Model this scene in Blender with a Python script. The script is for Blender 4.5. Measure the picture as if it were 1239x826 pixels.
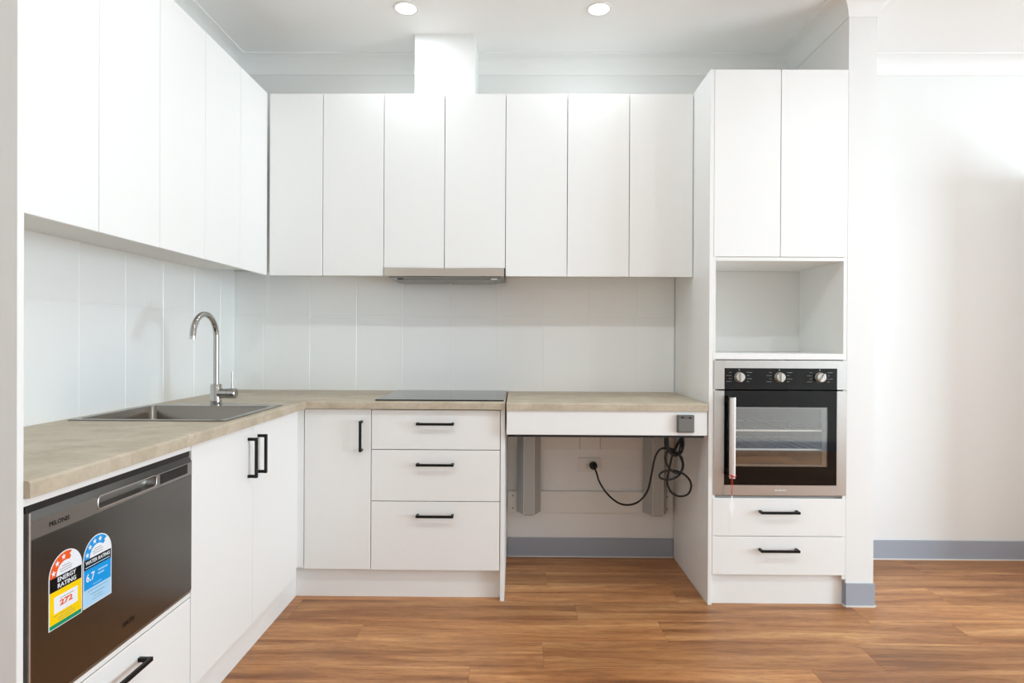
import bpy, bmesh, math, random
from mathutils import Vector, Matrix

for o in list(bpy.data.objects):
    bpy.data.objects.remove(o, do_unlink=True)
scene = bpy.context.scene
COL = scene.collection
R = random.Random(7)

# ---------------------------------------------------------------- camera
F_PX, YAW, PITCH, ROLL = 731.115, 0.00858, -0.00308, 0.00473
CAM_H, CAM_D = 1.1793, 3.2915
cam_data = bpy.data.cameras.new('camera')
cam_data.sensor_fit = 'HORIZONTAL'
cam_data.sensor_width = 36.0
cam_data.lens = F_PX / 1239.0 * 36.0
cam_data.clip_start = 0.02
cam = bpy.data.objects.new('camera', cam_data)
COL.objects.link(cam)
_f0 = Vector((-math.sin(YAW), math.cos(YAW), 0))
_r0 = Vector((math.cos(YAW), math.sin(YAW), 0))
_fw = _f0 * math.cos(PITCH) + Vector((0, 0, 1)) * math.sin(PITCH)
_u0 = -_f0 * math.sin(PITCH) + Vector((0, 0, 1)) * math.cos(PITCH)
_rt = _r0 * math.cos(ROLL) + _u0 * math.sin(ROLL)
_up = -_r0 * math.sin(ROLL) + _u0 * math.cos(ROLL)
_m = Matrix((_rt, _up, -_fw)).transposed().to_4x4()
_m.translation = Vector((0, -CAM_D, CAM_H))
cam.matrix_world = _m
scene.camera = cam

# ---------------------------------------------------------------- world, lights, exposure
world = bpy.data.worlds.new('world')
scene.world = world
world.use_nodes = True
world.node_tree.nodes['Background'].inputs[0].default_value = (0.75, 0.86, 1.0, 1)
world.node_tree.nodes['Background'].inputs[1].default_value = 1.0

XR_ROOM, YF_ROOM = 5.50, -4.4          # right wall and the wall behind the camera
WIN_Y0, WIN_Y1, WIN_Z0, WIN_Z1 = -3.80, -2.00, 0.10, 2.15
wl = bpy.data.lights.new('window_daylight', 'AREA')
wl.shape = 'RECTANGLE'
wl.size, wl.size_y = (WIN_Y1 - WIN_Y0) - 0.1, (WIN_Z1 - WIN_Z0) - 0.1
wl.energy = 192.0
wl.color = (0.71, 0.88, 1.0)
wlo = bpy.data.objects.new('window_daylight', wl)
COL.objects.link(wlo)
wlo.location = (XR_ROOM - 0.015, (WIN_Y0 + WIN_Y1) / 2, (WIN_Z0 + WIN_Z1) / 2)
wlo.rotation_euler = (math.radians(90), 0, math.radians(90))   # shines towards -X
DOWNLIGHT_W = 2.3
FILL_LIGHT_W = 8.5  # power of the fill lights added out of view

vs = scene.view_settings
vs.view_transform = 'Standard'
vs.look = 'None'
vs.exposure = -0.05
vs.gamma = 1.0
vs.use_curve_mapping = False
scene.cycles.max_bounces = 12
scene.cycles.diffuse_bounces = 8
scene.cycles.glossy_bounces = 5
scene.cycles.transparent_max_bounces = 8
scene.cycles.caustics_reflective = False
scene.cycles.caustics_refractive = False
scene.cycles.sample_clamp_indirect = 6.0

# ---------------------------------------------------------------- materials
def srgb(r, g, b):
    def c(v):
        v /= 255.0
        return v / 12.92 if v <= 0.04045 else ((v + 0.055) / 1.055) ** 2.4
    return (c(r), c(g), c(b), 1.0)

def mat(name, col, rough=0.5, metal=0.0, spec=None, coat=0.0, ior=None):
    m = bpy.data.materials.new(name)
    m.use_nodes = True
    b = m.node_tree.nodes['Principled BSDF']
    b.inputs['Base Color'].default_value = col
    b.inputs['Roughness'].default_value = rough
    b.inputs['Metallic'].default_value = metal
    if spec is not None:
        b.inputs['Specular IOR Level'].default_value = spec
    if ior is not None:
        b.inputs['IOR'].default_value = ior
    if coat:
        b.inputs['Coat Weight'].default_value = coat
        b.inputs['Coat Roughness'].default_value = 0.05
    return m

def nodes_of(m):
    nt = m.node_tree
    return nt, nt.nodes, nt.links, nt.nodes['Principled BSDF']

def ramp(n, stops):
    r = n.new('ShaderNodeValToRGB')
    cr = r.color_ramp
    while len(cr.elements) > 1:
        cr.elements.remove(cr.elements[-1])
    cr.elements[0].position = stops[0][0]
    cr.elements[0].color = stops[0][1]
    for p, c in stops[1:]:
        e = cr.elements.new(p)
        e.color = c
    return r

def paint(name, col, rough, bump=0.02, scale=220.0):
    m = mat(name, col, rough)
    nt, n, l, b = nodes_of(m)
    tc = n.new('ShaderNodeTexCoord')
    no = n.new('ShaderNodeTexNoise')
    no.inputs['Scale'].default_value = scale
    no.inputs['Detail'].default_value = 3
    bp = n.new('ShaderNodeBump')
    bp.inputs['Strength'].default_value = bump
    bp.inputs['Distance'].default_value = 0.002
    l.new(tc.outputs['Object'], no.inputs['Vector'])
    l.new(no.outputs['Fac'], bp.inputs['Height'])
    l.new(bp.outputs['Normal'], b.inputs['Normal'])
    return m

M = {}
M['wall'] = paint('wall_paint', srgb(233, 233, 231), 0.65, 0.04)
M['ceiling'] = paint('ceiling_paint', srgb(242, 242, 241), 0.75, 0.03)
M['cornice'] = paint('cornice_plaster', srgb(239, 239, 237), 0.65, 0.02)
M['cab'] = paint('white_laminate', srgb(238, 238, 236), 0.38, 0.015, 300)
M['carcass'] = paint('white_melamine', srgb(234, 234, 231), 0.5, 0.01, 300)
M['grout'] = paint('grout', srgb(247, 247, 245), 0.8, 0.1)
M['skirt'] = paint('blue_grey_vinyl', srgb(160, 166, 177), 0.45, 0.02)
M['bead'] = mat('white_bead', srgb(225, 222, 215), 0.5)
M['black'] = mat('matt_black_metal', srgb(14, 14, 15), 0.45, 0.0, 0.25)
M['rubber'] = mat('black_rubber', srgb(14, 14, 14), 0.5)
M['dark'] = mat('dark_gap', srgb(40, 42, 46), 0.5)
M['chrome'] = mat('chrome', (0.50, 0.49, 0.475, 1), 0.06, 1.0)
M['plastic_w'] = mat('white_plastic', srgb(226, 225, 220), 0.35)
M['plastic_g'] = mat('grey_plastic', srgb(98, 97, 94), 0.5)
M['plastic_d'] = mat('dark_grey_plastic', srgb(45, 45, 44), 0.5)
M['alu'] = mat('grey_painted_steel', srgb(176, 176, 173), 0.42, 0.25)
M['bglass'] = mat('black_glass', srgb(9, 8, 8), 0.05, 0.0, 0.3)
M['cookglass'] = mat('black_ceramic_glass', srgb(30, 31, 30), 0.07, 0.0, 0.5, ior=1.6)
M['enamel'] = mat('oven_enamel', srgb(14, 14, 14), 0.9, 0.0, 0.0)
M['rackwire'] = mat('rack_wire_lit', (0.95, 0.94, 0.92, 1), 0.4, 0.4)  # front bar whitened to hold its glint in the dark cavity
M['rackbar'] = mat('rack_wire_shaded', (0.12, 0.12, 0.12, 1), 0.5, 0.3)  # same rack metal darkened, the shade inside the oven put into its colour
M['knob'] = mat('silver_knob', srgb(205, 203, 196), 0.32, 0.55)
M['print'] = mat('pale_print', srgb(150, 148, 143), 0.6)
M['printb'] = mat('black_print', srgb(8, 8, 8), 0.6, 0.0, 0.2)
M['red'] = mat('red_string', srgb(205, 45, 35), 0.6)
M['paper'] = mat('white_paper', srgb(246, 246, 246), 0.7)
M['s_white'] = mat('sticker_white', srgb(232, 235, 240), 0.4, 0.0, 0.12)
M['s_orange'] = mat('sticker_orange', srgb(233, 92, 34), 0.4, 0.0, 0.12)
M['s_yellow'] = mat('sticker_yellow', srgb(248, 208, 4), 0.4, 0.0, 0.12)
M['s_green'] = mat('sticker_green', srgb(22, 142, 100), 0.4, 0.0, 0.12)
M['s_black'] = mat('sticker_black', srgb(12, 12, 13), 0.4, 0.0, 0.12)
M['s_blue'] = mat('sticker_blue', srgb(20, 150, 222), 0.4, 0.0, 0.12)
M['s_pale'] = mat('sticker_pale_blue', srgb(168, 210, 240), 0.4, 0.0, 0.12)
M['s_grey'] = mat('sticker_fine_print', srgb(110, 112, 118), 0.5, 0.0, 0.12)

def stainless(name, col, rough, axis, aniso=0.0):
    m = mat(name, col, rough, 1.0)
    nt, n, l, b = nodes_of(m)
    tc = n.new('ShaderNodeTexCoord')
    mp = n.new('ShaderNodeMapping')
    sc = [900, 900, 900]
    sc['XYZ'.index(axis)] = 6
    mp.inputs['Scale'].default_value = sc
    no = n.new('ShaderNodeTexNoise')
    no.inputs['Scale'].default_value = 1.0
    no.inputs['Detail'].default_value = 2
    mr = n.new('ShaderNodeMapRange')
    mr.inputs['To Min'].default_value = rough - 0.06
    mr.inputs['To Max'].default_value = rough + 0.08
    l.new(tc.outputs['Object'], mp.inputs['Vector'])
    l.new(mp.outputs['Vector'], no.inputs['Vector'])
    l.new(no.outputs['Fac'], mr.inputs['Value'])
    l.new(mr.outputs['Result'], b.inputs['Roughness'])
    return m
M['steel_x'] = stainless('brushed_steel_across', (0.56, 0.55, 0.53, 1), 0.30, 'X')
M['steel_y'] = stainless('brushed_steel_dishwasher', (0.185, 0.187, 0.182, 1), 0.22, 'Y')
M['steel_strip'] = stainless('brushed_steel_control_strip', (0.36, 0.355, 0.34, 1), 0.34, 'Y')
M['steel_sink'] = stainless('brushed_steel_sink', (0.29, 0.265, 0.235, 1), 0.2, 'Y')
M['steel_hood'] = stainless('brushed_steel_hood', (0.66, 0.60, 0.54, 1), 0.22, 'X')
M['steel_handle'] = mat('satin_steel', (0.74, 0.72, 0.70, 1), 0.33, 1.0)
M['steel_dark'] = mat('dark_steel', (0.30, 0.30, 0.29, 1), 0.3, 1.0)  # darker grey steel for hood body, oven housing and small trims

# wood floor plank: grain along object X, offset for every plank by its random number
def wood():
    m = mat('oak_vinyl_plank', srgb(176, 122, 80), 0.42)
    nt, n, l, b = nodes_of(m)
    tc = n.new('ShaderNodeTexCoord')
    oi = n.new('ShaderNodeObjectInfo')
    wn = n.new('ShaderNodeTexWhiteNoise')
    wn.noise_dimensions = '1D'
    l.new(oi.outputs['Random'], wn.inputs['W'])
    vm = n.new('ShaderNodeVectorMath'); vm.operation = 'MULTIPLY_ADD'
    vm.inputs[1].default_value = (37, 41, 0)
    l.new(wn.outputs['Color'], vm.inputs[0])
    l.new(tc.outputs['Object'], vm.inputs[2])
    def noise(scale, detail, rough, dist=0.0):
        mp = n.new('ShaderNodeMapping')
        mp.inputs['Scale'].default_value = scale
        l.new(vm.outputs['Vector'], mp.inputs['Vector'])
        t = n.new('ShaderNodeTexNoise')
        t.inputs['Scale'].default_value = 1.0
        t.inputs['Detail'].default_value = detail
        t.inputs['Roughness'].default_value = rough
        t.inputs['Distortion'].default_value = dist
        l.new(mp.outputs['Vector'], t.inputs['Vector'])
        return t
    broad = noise((1.3, 16, 1), 7, 0.62, 0.45)
    fine = noise((13, 120, 1), 6, 0.75, 0.3)
    blot = noise((2.2, 5.0, 1), 3, 0.6, 0.6)
    r = ramp(n, [(0.28, srgb(122, 76, 44)), (0.42, srgb(158, 104, 62)), (0.55, srgb(184, 128, 80)), (0.70, srgb(212, 160, 106))])
    l.new(broad.outputs['Fac'], r.inputs['Fac'])
    r2 = ramp(n, [(0.34, (0.50, 0.46, 0.43, 1)), (0.50, (0.95, 0.95, 0.95, 1)), (0.62, (1.0, 1.0, 1.0, 1)), (0.75, (1.12, 1.12, 1.1, 1))])
    l.new(fine.outputs['Fac'], r2.inputs['Fac'])
    mx = n.new('ShaderNodeMixRGB'); mx.blend_type = 'MULTIPLY'; mx.inputs['Fac'].default_value = 0.75
    l.new(r.outputs['Color'], mx.inputs['Color1']); l.new(r2.outputs['Color'], mx.inputs['Color2'])
    r3 = ramp(n, [(0.56, (1, 1, 1, 1)), (0.70, (0.74, 0.72, 0.74, 1))])
    l.new(blot.outputs['Fac'], r3.inputs['Fac'])
    mx2 = n.new('ShaderNodeMixRGB'); mx2.blend_type = 'MULTIPLY'; mx2.inputs['Fac'].default_value = 0.8
    l.new(mx.outputs['Color'], mx2.inputs['Color1']); l.new(r3.outputs['Color'], mx2.inputs['Color2'])
    # plank-to-plank tone
    mr = n.new('ShaderNodeMapRange')
    mr.inputs['To Min'].default_value = 0.86
    mr.inputs['To Max'].default_value = 1.20
    l.new(oi.outputs['Random'], mr.inputs['Value'])
    hsv = n.new('ShaderNodeHueSaturation')
    hsv.inputs['Saturation'].default_value = 1.0
    l.new(mr.outputs['Result'], hsv.inputs['Value'])
    l.new(mx2.outputs['Color'], hsv.inputs['Color'])
    l.new(hsv.outputs['Color'], b.inputs['Base Color'])
    bp = n.new('ShaderNodeBump'); bp.inputs['Strength'].default_value = 0.12; bp.inputs['Distance'].default_value = 0.001
    l.new(fine.outputs['Fac'], bp.inputs['Height'])
    l.new(bp.outputs['Normal'], b.inputs['Normal'])
    return m
M['wood'] = wood()

def laminate():
    m = mat('stone_look_laminate', srgb(190, 177, 156), 0.5)
    nt, n, l, b = nodes_of(m)
    tc = n.new('ShaderNodeTexCoord')
    mp = n.new('ShaderNodeMapping'); mp.inputs['Scale'].default_value = (7, 11, 11)
    l.new(tc.outputs['Object'], mp.inputs['Vector'])
    t = n.new('ShaderNodeTexNoise'); t.inputs['Scale'].default_value = 1.0; t.inputs['Detail'].default_value = 7
    t.inputs['Roughness'].default_value = 0.62; t.inputs['Distortion'].default_value = 0.5
    l.new(mp.outputs['Vector'], t.inputs['Vector'])
    t2 = n.new('ShaderNodeTexNoise'); t2.inputs['Scale'].default_value = 60.0; t2.inputs['Detail'].default_value = 4
    l.new(tc.outputs['Object'], t2.inputs['Vector'])
    r = ramp(n, [(0.30, srgb(174, 160, 138)), (0.5, srgb(190, 176, 155)), (0.7, srgb(203, 191, 172))])
    l.new(t.outputs['Fac'], r.inputs['Fac'])
    r2 = ramp(n, [(0.35, (0.88, 0.87, 0.86, 1)), (0.55, (1, 1, 1, 1))])
    l.new(t2.outputs['Fac'], r2.inputs['Fac'])
    mx = n.new('ShaderNodeMixRGB'); mx.blend_type = 'MULTIPLY'; mx.inputs['Fac'].default_value = 0.7
    l.new(r.outputs['Color'], mx.inputs['Color1']); l.new(r2.outputs['Color'], mx.inputs['Color2'])
    l.new(mx.outputs['Color'], b.inputs['Base Color'])
    return m
M['laminate'] = laminate()

def tile_mat():
    m = mat('glazed_tile', srgb(246, 247, 246), 0.16)
    nt, n, l, b = nodes_of(m)
    tc = n.new('ShaderNodeTexCoord')
    t = n.new('ShaderNodeTexNoise'); t.inputs['Scale'].default_value = 9.0; t.inputs['Detail'].default_value = 1
    l.new(tc.outputs['Object'], t.inputs['Vector'])
    bp = n.new('ShaderNodeBump'); bp.inputs['Strength'].default_value = 0.05; bp.inputs['Distance'].default_value = 0.004
    l.new(t.outputs['Fac'], bp.inputs['Height'])
    l.new(bp.outputs['Normal'], b.inputs['Normal'])
    return m
M['tile'] = tile_mat()

def pane_mat(name, tint, refl):
    m = bpy.data.materials.new(name)
    m.use_nodes = True
    nt = m.node_tree; n = nt.nodes; l = nt.links
    for x in list(n):
        n.remove(x)
    out = n.new('ShaderNodeOutputMaterial')
    tr = n.new('ShaderNodeBsdfTransparent'); tr.inputs[0].default_value = tint
    gl = n.new('ShaderNodeBsdfGlossy'); gl.inputs['Roughness'].default_value = 0.03
    gl.inputs['Color'].default_value = (0.95, 0.97, 0.96, 1)
    mx = n.new('ShaderNodeMixShader')
    lw = n.new('ShaderNodeLayerWeight'); lw.inputs['Blend'].default_value = 0.5      # Schlick: the same from both sides of the pane
    pw = n.new('ShaderNodeMath'); pw.operation = 'POWER'; pw.inputs[1].default_value = 5.0
    ma = n.new('ShaderNodeMath'); ma.operation = 'MULTIPLY_ADD'; ma.inputs[1].default_value = 1.0 - refl; ma.inputs[2].default_value = refl
    l.new(lw.outputs['Facing'], pw.inputs[0]); l.new(pw.outputs[0], ma.inputs[0])
    l.new(ma.outputs[0], mx.inputs[0])
    l.new(tr.outputs[0], mx.inputs[1]); l.new(gl.outputs[0], mx.inputs[2])
    l.new(mx.outputs[0], out.inputs[0])
    return m
M['ovenpane'] = pane_mat('oven_window_glass', (0.97, 0.97, 0.96, 1), 0.15)
M['glass'] = pane_mat('window_glass', (0.95, 0.97, 0.97, 1), 0.04)

def emit(name, col, s):
    m = bpy.data.materials.new(name)
    m.use_nodes = True
    b = m.node_tree.nodes['Principled BSDF']
    b.inputs['Base Color'].default_value = (0.9, 0.9, 0.9, 1)
    b.inputs['Emission Color'].default_value = col
    b.inputs['Emission Strength'].default_value = s
    return m
M['lamp'] = emit('lit_diffuser', (1.0, 0.98, 0.94, 1), 6.0)

# ---------------------------------------------------------------- building helpers
WLOC = {}

def root(name, loc, label, cat, group=None):
    o = bpy.data.objects.new(name, None)
    o.empty_display_size = 0.05
    COL.objects.link(o)
    o.location = loc
    WLOC[o] = Vector(loc)
    tag(o, label, cat, group)
    return o

def tag(o, label=None, cat=None, group=None, kind=None):
    if label: o['label'] = label
    if cat: o['category'] = cat
    if group: o['group'] = group
    if kind: o['kind'] = kind
    return o

def link_mesh(name, me, m, parent, origin):
    """me already has its vertices relative to origin (world)"""
    o = bpy.data.objects.new(name, me)
    COL.objects.link(o)
    if m is not None and len(me.materials) == 0:
        me.materials.append(m)
    WLOC[o] = Vector(origin)
    if parent is not None:
        o.parent = parent
        o.location = Vector(origin) - WLOC[parent]
    else:
        o.location = origin
    return o

def obj(name, bm, m, parent=None, smooth=False, base=False, angle=40):
    bmesh.ops.recalc_face_normals(bm, faces=bm.faces)
    xs = [v.co.x for v in bm.verts]; ys = [v.co.y for v in bm.verts]; zs = [v.co.z for v in bm.verts]
    c = Vector(((min(xs) + max(xs)) / 2, (min(ys) + max(ys)) / 2, min(zs) if base else (min(zs) + max(zs)) / 2))
    for v in bm.verts:
        v.co -= c
    if smooth:
        a = math.radians(angle)
        for f in bm.faces: f.smooth = True
        for e in bm.edges:
            e.smooth = len(e.link_faces) == 2 and e.calc_face_angle(0) < a
    me = bpy.data.meshes.new(name)
    bm.to_mesh(me)
    bm.free()
    return link_mesh(name, me, m, parent, c)

def struct(name, bm, m, **k):
    o = obj(name, bm, m, **k)
    o['kind'] = 'structure'
    return o

def BM():
    return bmesh.new()

def box(bm, x0, x1, y0, y1, z0, z1, bev=0.0, seg=1):
    x0, x1 = min(x0, x1), max(x0, x1); y0, y1 = min(y0, y1), max(y0, y1); z0, z1 = min(z0, z1), max(z0, z1)
    t = bmesh.new()
    v = [t.verts.new((x, y, z)) for x in (x0, x1) for y in (y0, y1) for z in (z0, z1)]
    for q in ((0, 1, 3, 2), (4, 6, 7, 5), (0, 4, 5, 1), (2, 3, 7, 6), (0, 2, 6, 4), (1, 5, 7, 3)):
        t.faces.new([v[i] for i in q])
    if bev > 0:
        bmesh.ops.bevel(t, geom=list(t.edges), offset=bev, segments=seg, affect='EDGES', profile=0.5)
    merge(bm, t)
    return bm

def merge(bm, t):
    bmesh.ops.recalc_face_normals(t, faces=t.faces)
    mp = {}
    for v in t.verts:
        mp[v] = bm.verts.new(v.co)
    for f in t.faces:
        bm.faces.new([mp[v] for v in f.verts])
    t.free()

def B(x0, x1, y0, y1, z0, z1, bev=0.0, seg=1):
    return box(BM(), x0, x1, y0, y1, z0, z1, bev, seg)

def prism(bm, pts, axis, a0, a1):
    """closed 2D polygon extruded along an axis; pts are the two other coordinates in XYZ order"""
    def mk(p, a):
        if axis == 'Z': return (p[0], p[1], a)
        if axis == 'Y': return (p[0], a, p[1])
        return (a, p[0], p[1])
    t = bmesh.new()
    lo = [t.verts.new(mk(p, a0)) for p in pts]
    hi = [t.verts.new(mk(p, a1)) for p in pts]
    n = len(pts)
    t.faces.new(lo[::-1]); t.faces.new(hi)
    for i in range(n):
        t.faces.new((lo[i], lo[(i + 1) % n], hi[(i + 1) % n], hi[i]))
    merge(bm, t)
    return bm

def tube(bm, pts, r, n=10, closed=False, caps=True):
    pts = [Vector(p) for p in pts]
    rs = r if isinstance(r, (list, tuple)) else [r] * len(pts)
    t = bmesh.new()
    N = len(pts)
    tang = []
    for i in range(N):
        a = pts[(i - 1) % N] if (closed or i > 0) else pts[i]
        b = pts[(i + 1) % N] if (closed or i < N - 1) else pts[i]
        tang.append((b - a).normalized())
    up = Vector((0, 0, 1)) if abs(tang[0].z) < 0.9 else Vector((1, 0, 0))
    nv = (up - tang[0] * up.dot(tang[0])).normalized()
    rings = []
    for i in range(N):
        nv = (nv - tang[i] * nv.dot(tang[i]))
        nv = nv.normalized() if nv.length > 1e-6 else tang[i].orthogonal().normalized()
        bv = tang[i].cross(nv)
        rings.append([t.verts.new(pts[i] + (nv * math.cos(2 * math.pi * k / n) + bv * math.sin(2 * math.pi * k / n)) * rs[i]) for k in range(n)])
    for i in range(N if closed else N - 1):
        A, C = rings[i], rings[(i + 1) % N]
        for k in range(n):
            t.faces.new((A[k], A[(k + 1) % n], C[(k + 1) % n], C[k]))
    if caps and not closed:
        t.faces.new(rings[0][::-1]); t.faces.new(rings[-1])
    merge(bm, t)
    return bm

def smooth_path(pts, k=8):
    """Catmull-Rom through the points"""
    P = [Vector(p) for p in pts]
    P = [P[0] * 2 - P[1]] + P + [P[-1] * 2 - P[-2]]
    out = []
    for i in range(1, len(P) - 2):
        for j in range(k):
            t = j / k
            a, b, c, d = P[i - 1], P[i], P[i + 1], P[i + 2]
            out.append(0.5 * ((2 * b) + (c - a) * t + (2 * a - 5 * b + 4 * c - d) * t * t + (3 * b - a - 3 * c + d) * t ** 3))
    out.append(P[-2])
    return out

def lathe(bm, prof, c, axis='Z', n=24):
    """prof: list of (radius, height) along axis from c"""
    t = bmesh.new()
    rings = []
    for r, h in prof:
        ring = []
        for k in range(n):
            a = 2 * math.pi * k / n
            u, w = r * math.cos(a), r * math.sin(a)
            d = {'Z': (u, w, h), 'X': (h, u, w), 'Y': (u, h, w)}[axis]
            ring.append(t.verts.new(Vector(c) + Vector(d)))
        rings.append(ring)
    for A, C in zip(rings, rings[1:]):
        for k in range(n):
            t.faces.new((A[k], A[(k + 1) % n], C[(k + 1) % n], C[k]))
    t.faces.new(rings[0][::-1]); t.faces.new(rings[-1])
    merge(bm, t)
    return bm

def rrect(x0, x1, y0, y1, r, n=5):
    pts = []
    for cx, cy, a0 in ((x1 - r, y1 - r, 0), (x0 + r, y1 - r, 90), (x0 + r, y0 + r, 180), (x1 - r, y0 + r, 270)):
        for k in range(n + 1):
            a = math.radians(a0 + 90 * k / n)
            pts.append((cx + r * math.cos(a), cy + r * math.sin(a)))
    return pts

def text_obj(name, body, m, parent, origin, face, width, height, thick=0.0003, bold=0.0):
    cu = bpy.data.curves.new(name, 'FONT')
    cu.body = body
    cu.extrude = 0.5
    cu.offset = bold
    cu.resolution_u = 2
    tmp = bpy.data.objects.new('tmp_text', cu)
    COL.objects.link(tmp)
    dg = bpy.context.evaluated_depsgraph_get()
    me = bpy.data.meshes.new_from_object(tmp.evaluated_get(dg))
    bpy.data.objects.remove(tmp, do_unlink=True)
    me.materials.clear()
    xs = [v.co.x for v in me.vertices]; ys = [v.co.y for v in me.vertices]
    x0, x1, y0, y1 = min(xs), max(xs), min(ys), max(ys)
    for v in me.vertices:
        a = (v.co.x - x0) / (x1 - x0) * width
        b = (v.co.y - y0) / (y1 - y0) * height
        d = (v.co.z / (cu.extrude or 1)) * 0.5 * thick + 0.5 * thick
        if face == '+X':
            v.co = (d, a, b)
        else:
            v.co = (a, -d, b)
    return link_mesh(name, me, m, parent, origin)

def handle(parent, face, a, d, z, length, vertical):
    """square bar pull; a along the wall, d the door face"""
    bm = BM()
    s, out, h = 0.0055, 0.034, length / 2
    def bx(a0, a1, o0, o1, z0, z1, bev):
        if face == 'Y': box(bm, a0, a1, d - o1, d - o0, z0, z1, bev)
        else: box(bm, d + o0, d + o1, a0, a1, z0, z1, bev)
    if vertical:
        bx(a - s, a + s, out - 0.009, out, z - h, z + h, 0.001)
        for sg in (-1, 1):
            zz = z + sg * (h - s)
            bx(a - s + 0.0005, a + s - 0.0005, 0.0, out - 0.008, zz - s + 0.0005, zz + s - 0.0005, 0)
    else:
        bx(a - h, a + h, out - 0.009, out, z - s, z + s, 0.001)
        for sg in (-1, 1):
            aa = a + sg * (h - s)
            bx(aa - s + 0.0005, aa + s - 0.0005, 0.0, out - 0.008, z - s + 0.0005, z + s - 0.0005, 0)
    return obj('handle', bm, M['black'], parent)

def slab(parent, name, face, a0, a1, d, z0, z1, m=None, th=0.016, bev=0.0012):
    """door or drawer front lying on plane d (its outer face)"""
    if face == 'Y': bm = B(a0, a1, d, d + th, z0, z1, bev)
    else: bm = B(d - th, d, a0, a1, z0, z1, bev)
    return obj(name, bm, m or M['cab'], parent)

def carcass(parent, face, a0, a1, dfront, dback, z0, z1, t=0.016, m=None, top=True):
    bm = BM()
    def bx(p0, p1, q0, q1, r0, r1):
        if face == 'Y': box(bm, p0, p1, q0, q1, r0, r1)
        else: box(bm, q0, q1, p0, p1, r0, r1)
    sg = 1 if face == 'Y' else -1
    bx(a0, a0 + t, dfront, dback, z0, z1); bx(a1 - t, a1, dfront, dback, z0, z1)
    bx(a0 + t, a1 - t, dfront, dback, z0, z0 + t)
    if top: bx(a0 + t, a1 - t, dfront, dback, z1 - t, z1)
    bx(a0 + t, a1 - t, dback - sg * 0.006, dback, z0 + t, z1 - t)
    return obj('carcass', bm, m or M['carcass'], parent)

# ---------------------------------------------------------------- room shell
XL, XN0, XN1, YN, ZC = -1.549, 1.467, 1.589, -0.592, 2.70
TT = 0.008                                   # tile thickness

floor = struct('floor', B(XL - 0.1, XR_ROOM + 0.1, YF_ROOM - 0.1, 0.1, -0.08, -0.008), M['dark'])
struct('ceiling', B(XL - 0.1, XR_ROOM + 0.1, YF_ROOM - 0.1, 0.1, ZC, ZC + 0.1), M['ceiling'])
wall_back = struct('wall_back', B(XL - 0.1, XR_ROOM + 0.1, 0.0, 0.1, 0, ZC), M['wall'])
wall_left = struct('wall_left', B(XL - 0.1, XL, YF_ROOM, 0.0, 0, ZC), M['wall'])
struct('wall_front', B(XL - 0.1, XR_ROOM + 0.1, YF_ROOM - 0.1, YF_ROOM, 0, ZC), M['wall'])
struct('wall_nib', B(XN0, XN1, YN, 0.0, 0, ZC), M['wall'])
bm = BM()
box(bm, XR_ROOM, XR_ROOM + 0.1, YF_ROOM, WIN_Y0, 0, ZC)
box(bm, XR_ROOM, XR_ROOM + 0.1, WIN_Y1, 0, 0, ZC)
box(bm, XR_ROOM, XR_ROOM + 0.1, WIN_Y0, WIN_Y1, 0, WIN_Z0)
box(bm, XR_ROOM, XR_ROOM + 0.1, WIN_Y0, WIN_Y1, WIN_Z1, ZC)
struct('wall_right', bm, M['wall'])

# window in the right wall (daylight comes through it)
bm = BM()
for y0, y1, z0, z1 in ((WIN_Y0, WIN_Y0 + 0.05, WIN_Z0, WIN_Z1), (WIN_Y1 - 0.05, WIN_Y1, WIN_Z0, WIN_Z1),
                       (WIN_Y0, WIN_Y1, WIN_Z0, WIN_Z0 + 0.05), (WIN_Y0, WIN_Y1, WIN_Z1 - 0.05, WIN_Z1),
                       ((WIN_Y0 + WIN_Y1) / 2 - 0.025, (WIN_Y0 + WIN_Y1) / 2 + 0.025, WIN_Z0, WIN_Z1)):
    box(bm, XR_ROOM + 0.02, XR_ROOM + 0.08, y0, y1, z0, z1)
win = struct('window_1', bm, M['plastic_w'])
obj('pane', B(XR_ROOM + 0.045, XR_ROOM + 0.051, WIN_Y0 + 0.04, (WIN_Y0 + WIN_Y1) / 2 - 0.02, WIN_Z0 + 0.04, WIN_Z1 - 0.04), M['glass'], win)
obj('pane', B(XR_ROOM + 0.045, XR_ROOM + 0.051, (WIN_Y0 + WIN_Y1) / 2 + 0.02, WIN_Y1 - 0.04, WIN_Z0 + 0.04, WIN_Z1 - 0.04), M['glass'], win)

# coved cornice following every wall and wrapping the nib
path = [(XL, YF_ROOM), (XL, 0), (XN0, 0), (XN0, YN), (XN1, YN), (XN1, 0), (XR_ROOM, 0), (XR_ROOM, YF_ROOM)]
prof = [(0.0, ZC - 0.084), (0.005, ZC - 0.084)]
for k in range(9):
    a = math.radians(90 * k / 8)
    prof.append((0.005 + 0.078 * (1 - math.cos(a)), ZC - 0.080 + 0.074 * math.sin(a)))
prof += [(0.090, ZC - 0.006), (0.090, ZC)]
bm = BM()
rings = []
NP = len(path)
for i in range(NP):
    p0, p1, p2 = Vector(path[i - 1]), Vector(path[i]), Vector(path[(i + 1) % NP])
    d1, d2 = (p1 - p0).normalized(), (p2 - p1).normalized()
    n1, n2 = Vector((d1.y, -d1.x)), Vector((d2.y, -d2.x))
    mi = (n1 + n2) / (1 + n1.dot(n2))
    rings.append([bm.verts.new((p1.x + mi.x * d, p1.y + mi.y * d, z)) for d, z in prof])
for i in range(NP):
    A, C = rings[i], rings[(i + 1) % NP]
    for k in range(len(prof) - 1):
        bm.faces.new((A[k], C[k], C[k + 1], A[k + 1]))
struct('trim_1', bm, M['cornice'], smooth=True, angle=30)

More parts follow.
